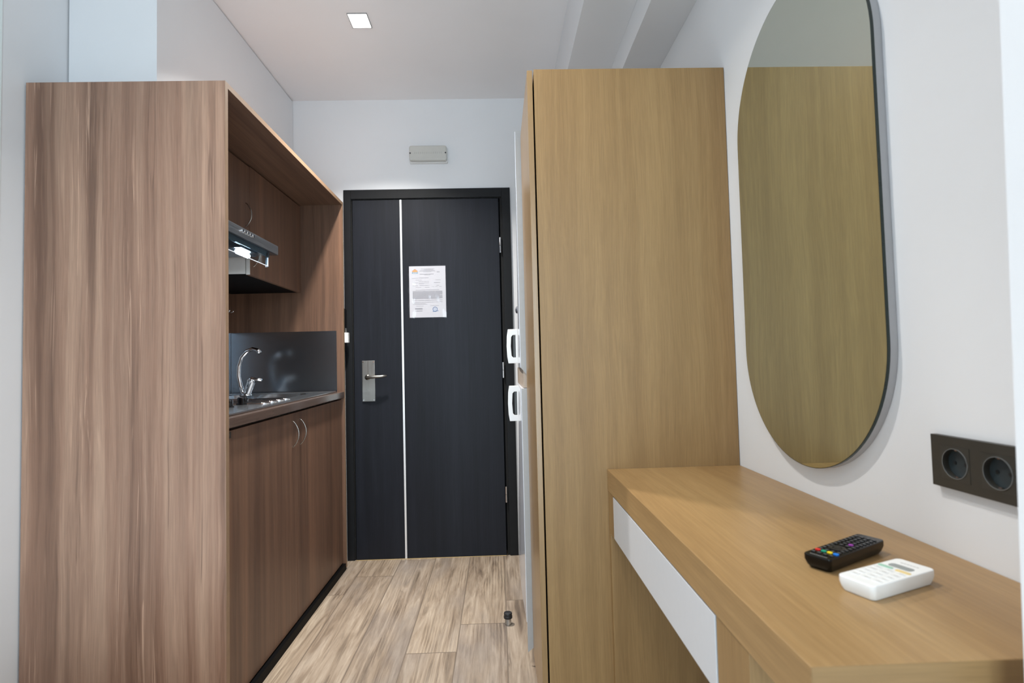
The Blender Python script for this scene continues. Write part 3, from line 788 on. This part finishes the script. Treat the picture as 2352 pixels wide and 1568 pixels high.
obj('drawer_front', bx(DXD+.0005, DXD+.0185, .787, 1.477, .614, .7255), WHITEL, dw, bevel=.001)

# ------------------------------------------------------------------ unseen low block with bedding, added to shade the foot of the niche panel
bd = thing('added_bed', 'unseen low block with white bedding, added to shade the walnut niche panel', 'added_bed', (-.95, .33, 0))
obj('added_bed_base', bx(-1.44, -.47, -.58, 1.24, .03, .17), OAK_Y, bd, bevel=.004)
obj('added_mattress', bx(-1.43, -.48, -.57, 1.23, .171, .30), flat('white_bedding', srgb(236, 237, 240), .8, noise=.02, scale=8, bump=.3), bd, bevel=.04, seg=4)
# ------------------------------------------------------------------ mirror
mr = thing('wall_mirror', 'tall pill-shaped wall mirror with a slim grey frame above the desk', 'mirror', (XR-.001, 1.1737, .861))
MY, MR_, Z1, Z2 = 1.1737, .2646, 1.1198, 1.6654
def stadium(r, n=48):
    out = []
    for i in range(n+1): t = math.pi*i/n; out.append((MY+r*math.cos(t), Z2+r*math.sin(t)))
    for i in range(n+1): t = math.pi+math.pi*i/n; out.append((MY+r*math.cos(t), Z1+r*math.sin(t)))
    return out
gl = obj('glass', prism(B(), stadium(MR_-.0012), 'x', .6680, .6682), MIRROR, mr)
obj('glass_edge', prism(B(), stadium(MR_), 'x', .6683, .6735), MIRE, gl, smooth=False)
obj('frame', prism(B(), stadium(MR_-.0008), 'x', .6737, XR-.0008), MIRG, mr)

# ------------------------------------------------------------------ double socket
so = thing('power_socket', 'anthracite double wall socket over the near end of the desk', 'socket', (XR-.001, .763, .8905))
SXF = XR-.0105
def sock_plate():
    b_ = B(); cs = [(.7950, .9295), (.7255, .9295)]
    # two half frames, each with a round hole
    for (cy, cz), (ya, yb) in zip(cs, ((.7602, .8385), (.6870, .7602))):
        n = 48; inn = circle(cy, cz, .0226, n); out = []
        for a, c in inn:
            dx, dz = a-cy, c-cz; kx = (yb-cy)/dx if dx > 1e-6 else ((ya-cy)/dx if dx < -1e-6 else 1e9); kz = (.9690-cz)/dz if dz > 1e-6 else ((.8905-cz)/dz if dz < -1e-6 else 1e9)
            kk_ = min(kx, kz); out.append((cy+dx*kk_, cz+dz*kk_))
        for ey in (ya, yb):
            for ez in (.8905, .9690):
                q_ = min(range(n), key=lambda i_: (out[i_][0]-ey)**2+(out[i_][1]-ez)**2); out[q_] = (ey, ez)
        ring_prism(b_, out, inn, 'x', SXF, XR-.0008)
    return b_
obj('cover_frame', sock_plate(), SOCK, so)
for cy in (.7950, .7255):
    cz = .9295
    n = 48; inn = []; sq = []
    for a, c in circle(cy, cz, 1, n):
        kk_ = .0255/max(abs(a-cy), abs(c-cz)); sq.append((cy+(a-cy)*kk_, cz+(c-cz)*kk_))
    for a, c in sq:
        L_ = math.hypot(a-cy, c-cz); inn.append((cy+(a-cy)/L_*.0221, cz+(c-cz)/L_*.0221))
    ins = obj('socket_insert', ring_prism(B(), sq, inn, 'x', SXF-.0006, SXF+.0035), SOCKI, so)
    b_ = B(); ring_prism(b_, circle(cy, cz, .0226, 48), circle(cy, cz, .0216, 48), 'x', SXF-.0016, SXF-.0005); obj('rim', b_, flat('glossy_rim', srgb(150, 156, 158), .2, .6, noise=.02), ins, smooth=False)
    b_ = B(); cyl(b_, (XR-.0022, cy, cz), (XR-.0012, cy, cz), .0219, n=40); obj('socket_floor', b_, flat('dark_socket_floor', srgb(52, 60, 63), .2, noise=.05), ins)
    for dy in (-.0095, .0095):
        b_ = B(); cyl(b_, (XR-.0032, cy+dy, cz), (XR-.0023, cy+dy, cz), .0026, n=16); obj('contact_hole', b_, GAP, ins)
    for dz in (-.0200, .0200):
        b_ = B(); box(b_, XR-.009, XR-.0024, cy-.0022, cy+.0022, cz+dz-.0012, cz+dz+.0012); obj('earth_clip', b_, CHROME, ins)

# ------------------------------------------------------------------ remotes
def remote_body(L, Wd, H, zb, taper, rr):
    """rounded slab: top outline LxWd at z=H, smaller outline at z=zb"""
    b_ = B(); top = rrect(-L/2, L/2, -Wd/2, Wd/2, rr, 6)
    levels = [(zb, 1-taper*1.4), (zb+(H-zb)*.25, 1-taper*.6), (zb+(H-zb)*.6, 1-.0), (H-.0015, 1), (H, .985)]
    rings = []
    for z, s in levels:
        ins = (1-s)*Wd
        rings.append([b_.verts.new((x-math.copysign(min(abs(x), ins), x), y-math.copysign(min(abs(y), ins*.7), y), z)) for x, y in top])
    n = len(top)
    for A, Q in zip(rings, rings[1:]):
        for i in range(n): b_.faces.new((A[i], A[(i+1) % n], Q[(i+1) % n], Q[i]))
    b_.faces.new(rings[0][::-1]); b_.faces.new(rings[-1])
    return b_
ang = math.atan2(.075, .134)
tv = thing('remote_control', 'black television remote with coloured buttons, lying behind the white remote', 'remote control', (.5155, .8125, ZD+.0002), ang)
HT = .0205
obj('casing', remote_body(.153, .0395, HT, .0, .12, .006), flat('gloss_black_casing', srgb(6, 6, 7), .16, spec=.3, noise=.05), tv, world=False, smooth=False, bevel=.0006)
BTN = flat('button_black', srgb(26, 26, 28), .35, noise=.05)
btn_me = None
cols = {'red': srgb(214, 44, 40), 'green': srgb(30, 150, 116), 'yellow': srgb(238, 206, 36), 'blue': srgb(20, 120, 214), 'violet': srgb(150, 60, 160)}
cm_ = {k_: flat(k_+'_button', c_, .4, noise=.03) for k_, c_ in cols.items()}
GREYB = flat('pale_legend', srgb(120, 122, 126), .4, noise=.05)
def button(parent, x, y, sx, sy, z, h, m, label=None, name='button'):
    o = obj(name, prism(B(), rrect(x-sx/2, x+sx/2, y-sy/2, y+sy/2, min(sx, sy)*.35, 4), 'z', z, z+h), m, parent, world=False)
    if label: tag(o, label)
    return o
for r in range(13):
    xr_ = -.0600+r*.0098
    for c in range(4):
        y = .0131-c*.0087
        if r == 1: nm = ('red', 'green', 'yellow', 'blue')[c]; button(tv, xr_+.002, y, .0062, .0072, HT, .0014, cm_[nm], nm+' button'); continue
        if r in (3, 4, 5) and c in (1, 2): continue
        if r == 7 and c == 2: button(tv, xr_, y, .006, .0064, HT, .0014, cm_['violet'], 'violet button'); continue
        bt = button(tv, xr_, y, .0055, .0064, HT, .0013, BTN)
        button(bt, xr_, y, .0012, .0036, HT+.0013, .0001, GREYB, name='legend')
b_ = B(); ring_prism(b_, circle(-.0208, .0, .0115, 32), circle(-.0208, .0, .0062, 32), 'z', HT, HT+.0012); obj('navigation_ring', b_, BTN, tv, world=False)
b_ = B(); lathe(b_, (-.0208, 0, HT), [(.0052, 0), (.0050, .0013), (.001, .0015)], 20); obj('centre_button', b_, BTN, tv, world=False)
b_ = B()
for i in range(9): box(b_, -.0716, -.0694, -.0125+i*.0028, -.0105+i*.0028, HT, HT+.0002)
o = obj('maker_lettering', b_, GREYB, tv, world=False)

ang = math.atan2(.047, .1175)
ac = thing('remote_control', 'white air conditioner remote with a small grey display, lying nearest the desk edge', 'remote control', (.5085, .7155, ZD+.0002), ang)
HA = .0195
obj('casing', remote_body(.1275, .0485, HA, .0, .06, .0065), flat('white_remote_casing', srgb(238, 238, 236), .32, noise=.01), ac, world=False, bevel=.0008)
u0 = -.06375
button(ac, u0+.0945, 0, .0135, .030, HA, .0003, flat('grey_display', srgb(142, 147, 145), .2, noise=.03), 'grey liquid crystal display', 'display')
button(ac, u0+.0800, .0115, .0062, .0185, HA, .0009, flat('sage_green_button', srgb(158, 200, 178), .4, noise=.03), 'pale green button')
button(ac, u0+.0790, -.0115, .0062, .0185, HA, .0009, flat('soft_yellow_button', srgb(232, 206, 140), .4, noise=.03), 'pale yellow button')
WB = flat('white_button', srgb(228, 228, 226), .4, noise=.02); GI = flat('grey_legend', srgb(176, 174, 172), .5, noise=.05)
for r in range(5):
    for c in range(3):
        x, y = u0+.022+r*.0118, .0148-c*.0148
        bt = button(ac, x, y, .0072, .0112, HA, .0007, WB)
        button(bt, x, y-.001, .0012, .0058, HA+.0007, .0001, GI, name='legend')
b_ = B()
for i in range(6): box(b_, u0+.1105, u0+.1125, -.012+i*.0040, -.009+i*.0040, HA, HA+.0002)
obj('maker_lettering', b_, GI, ac, world=False)
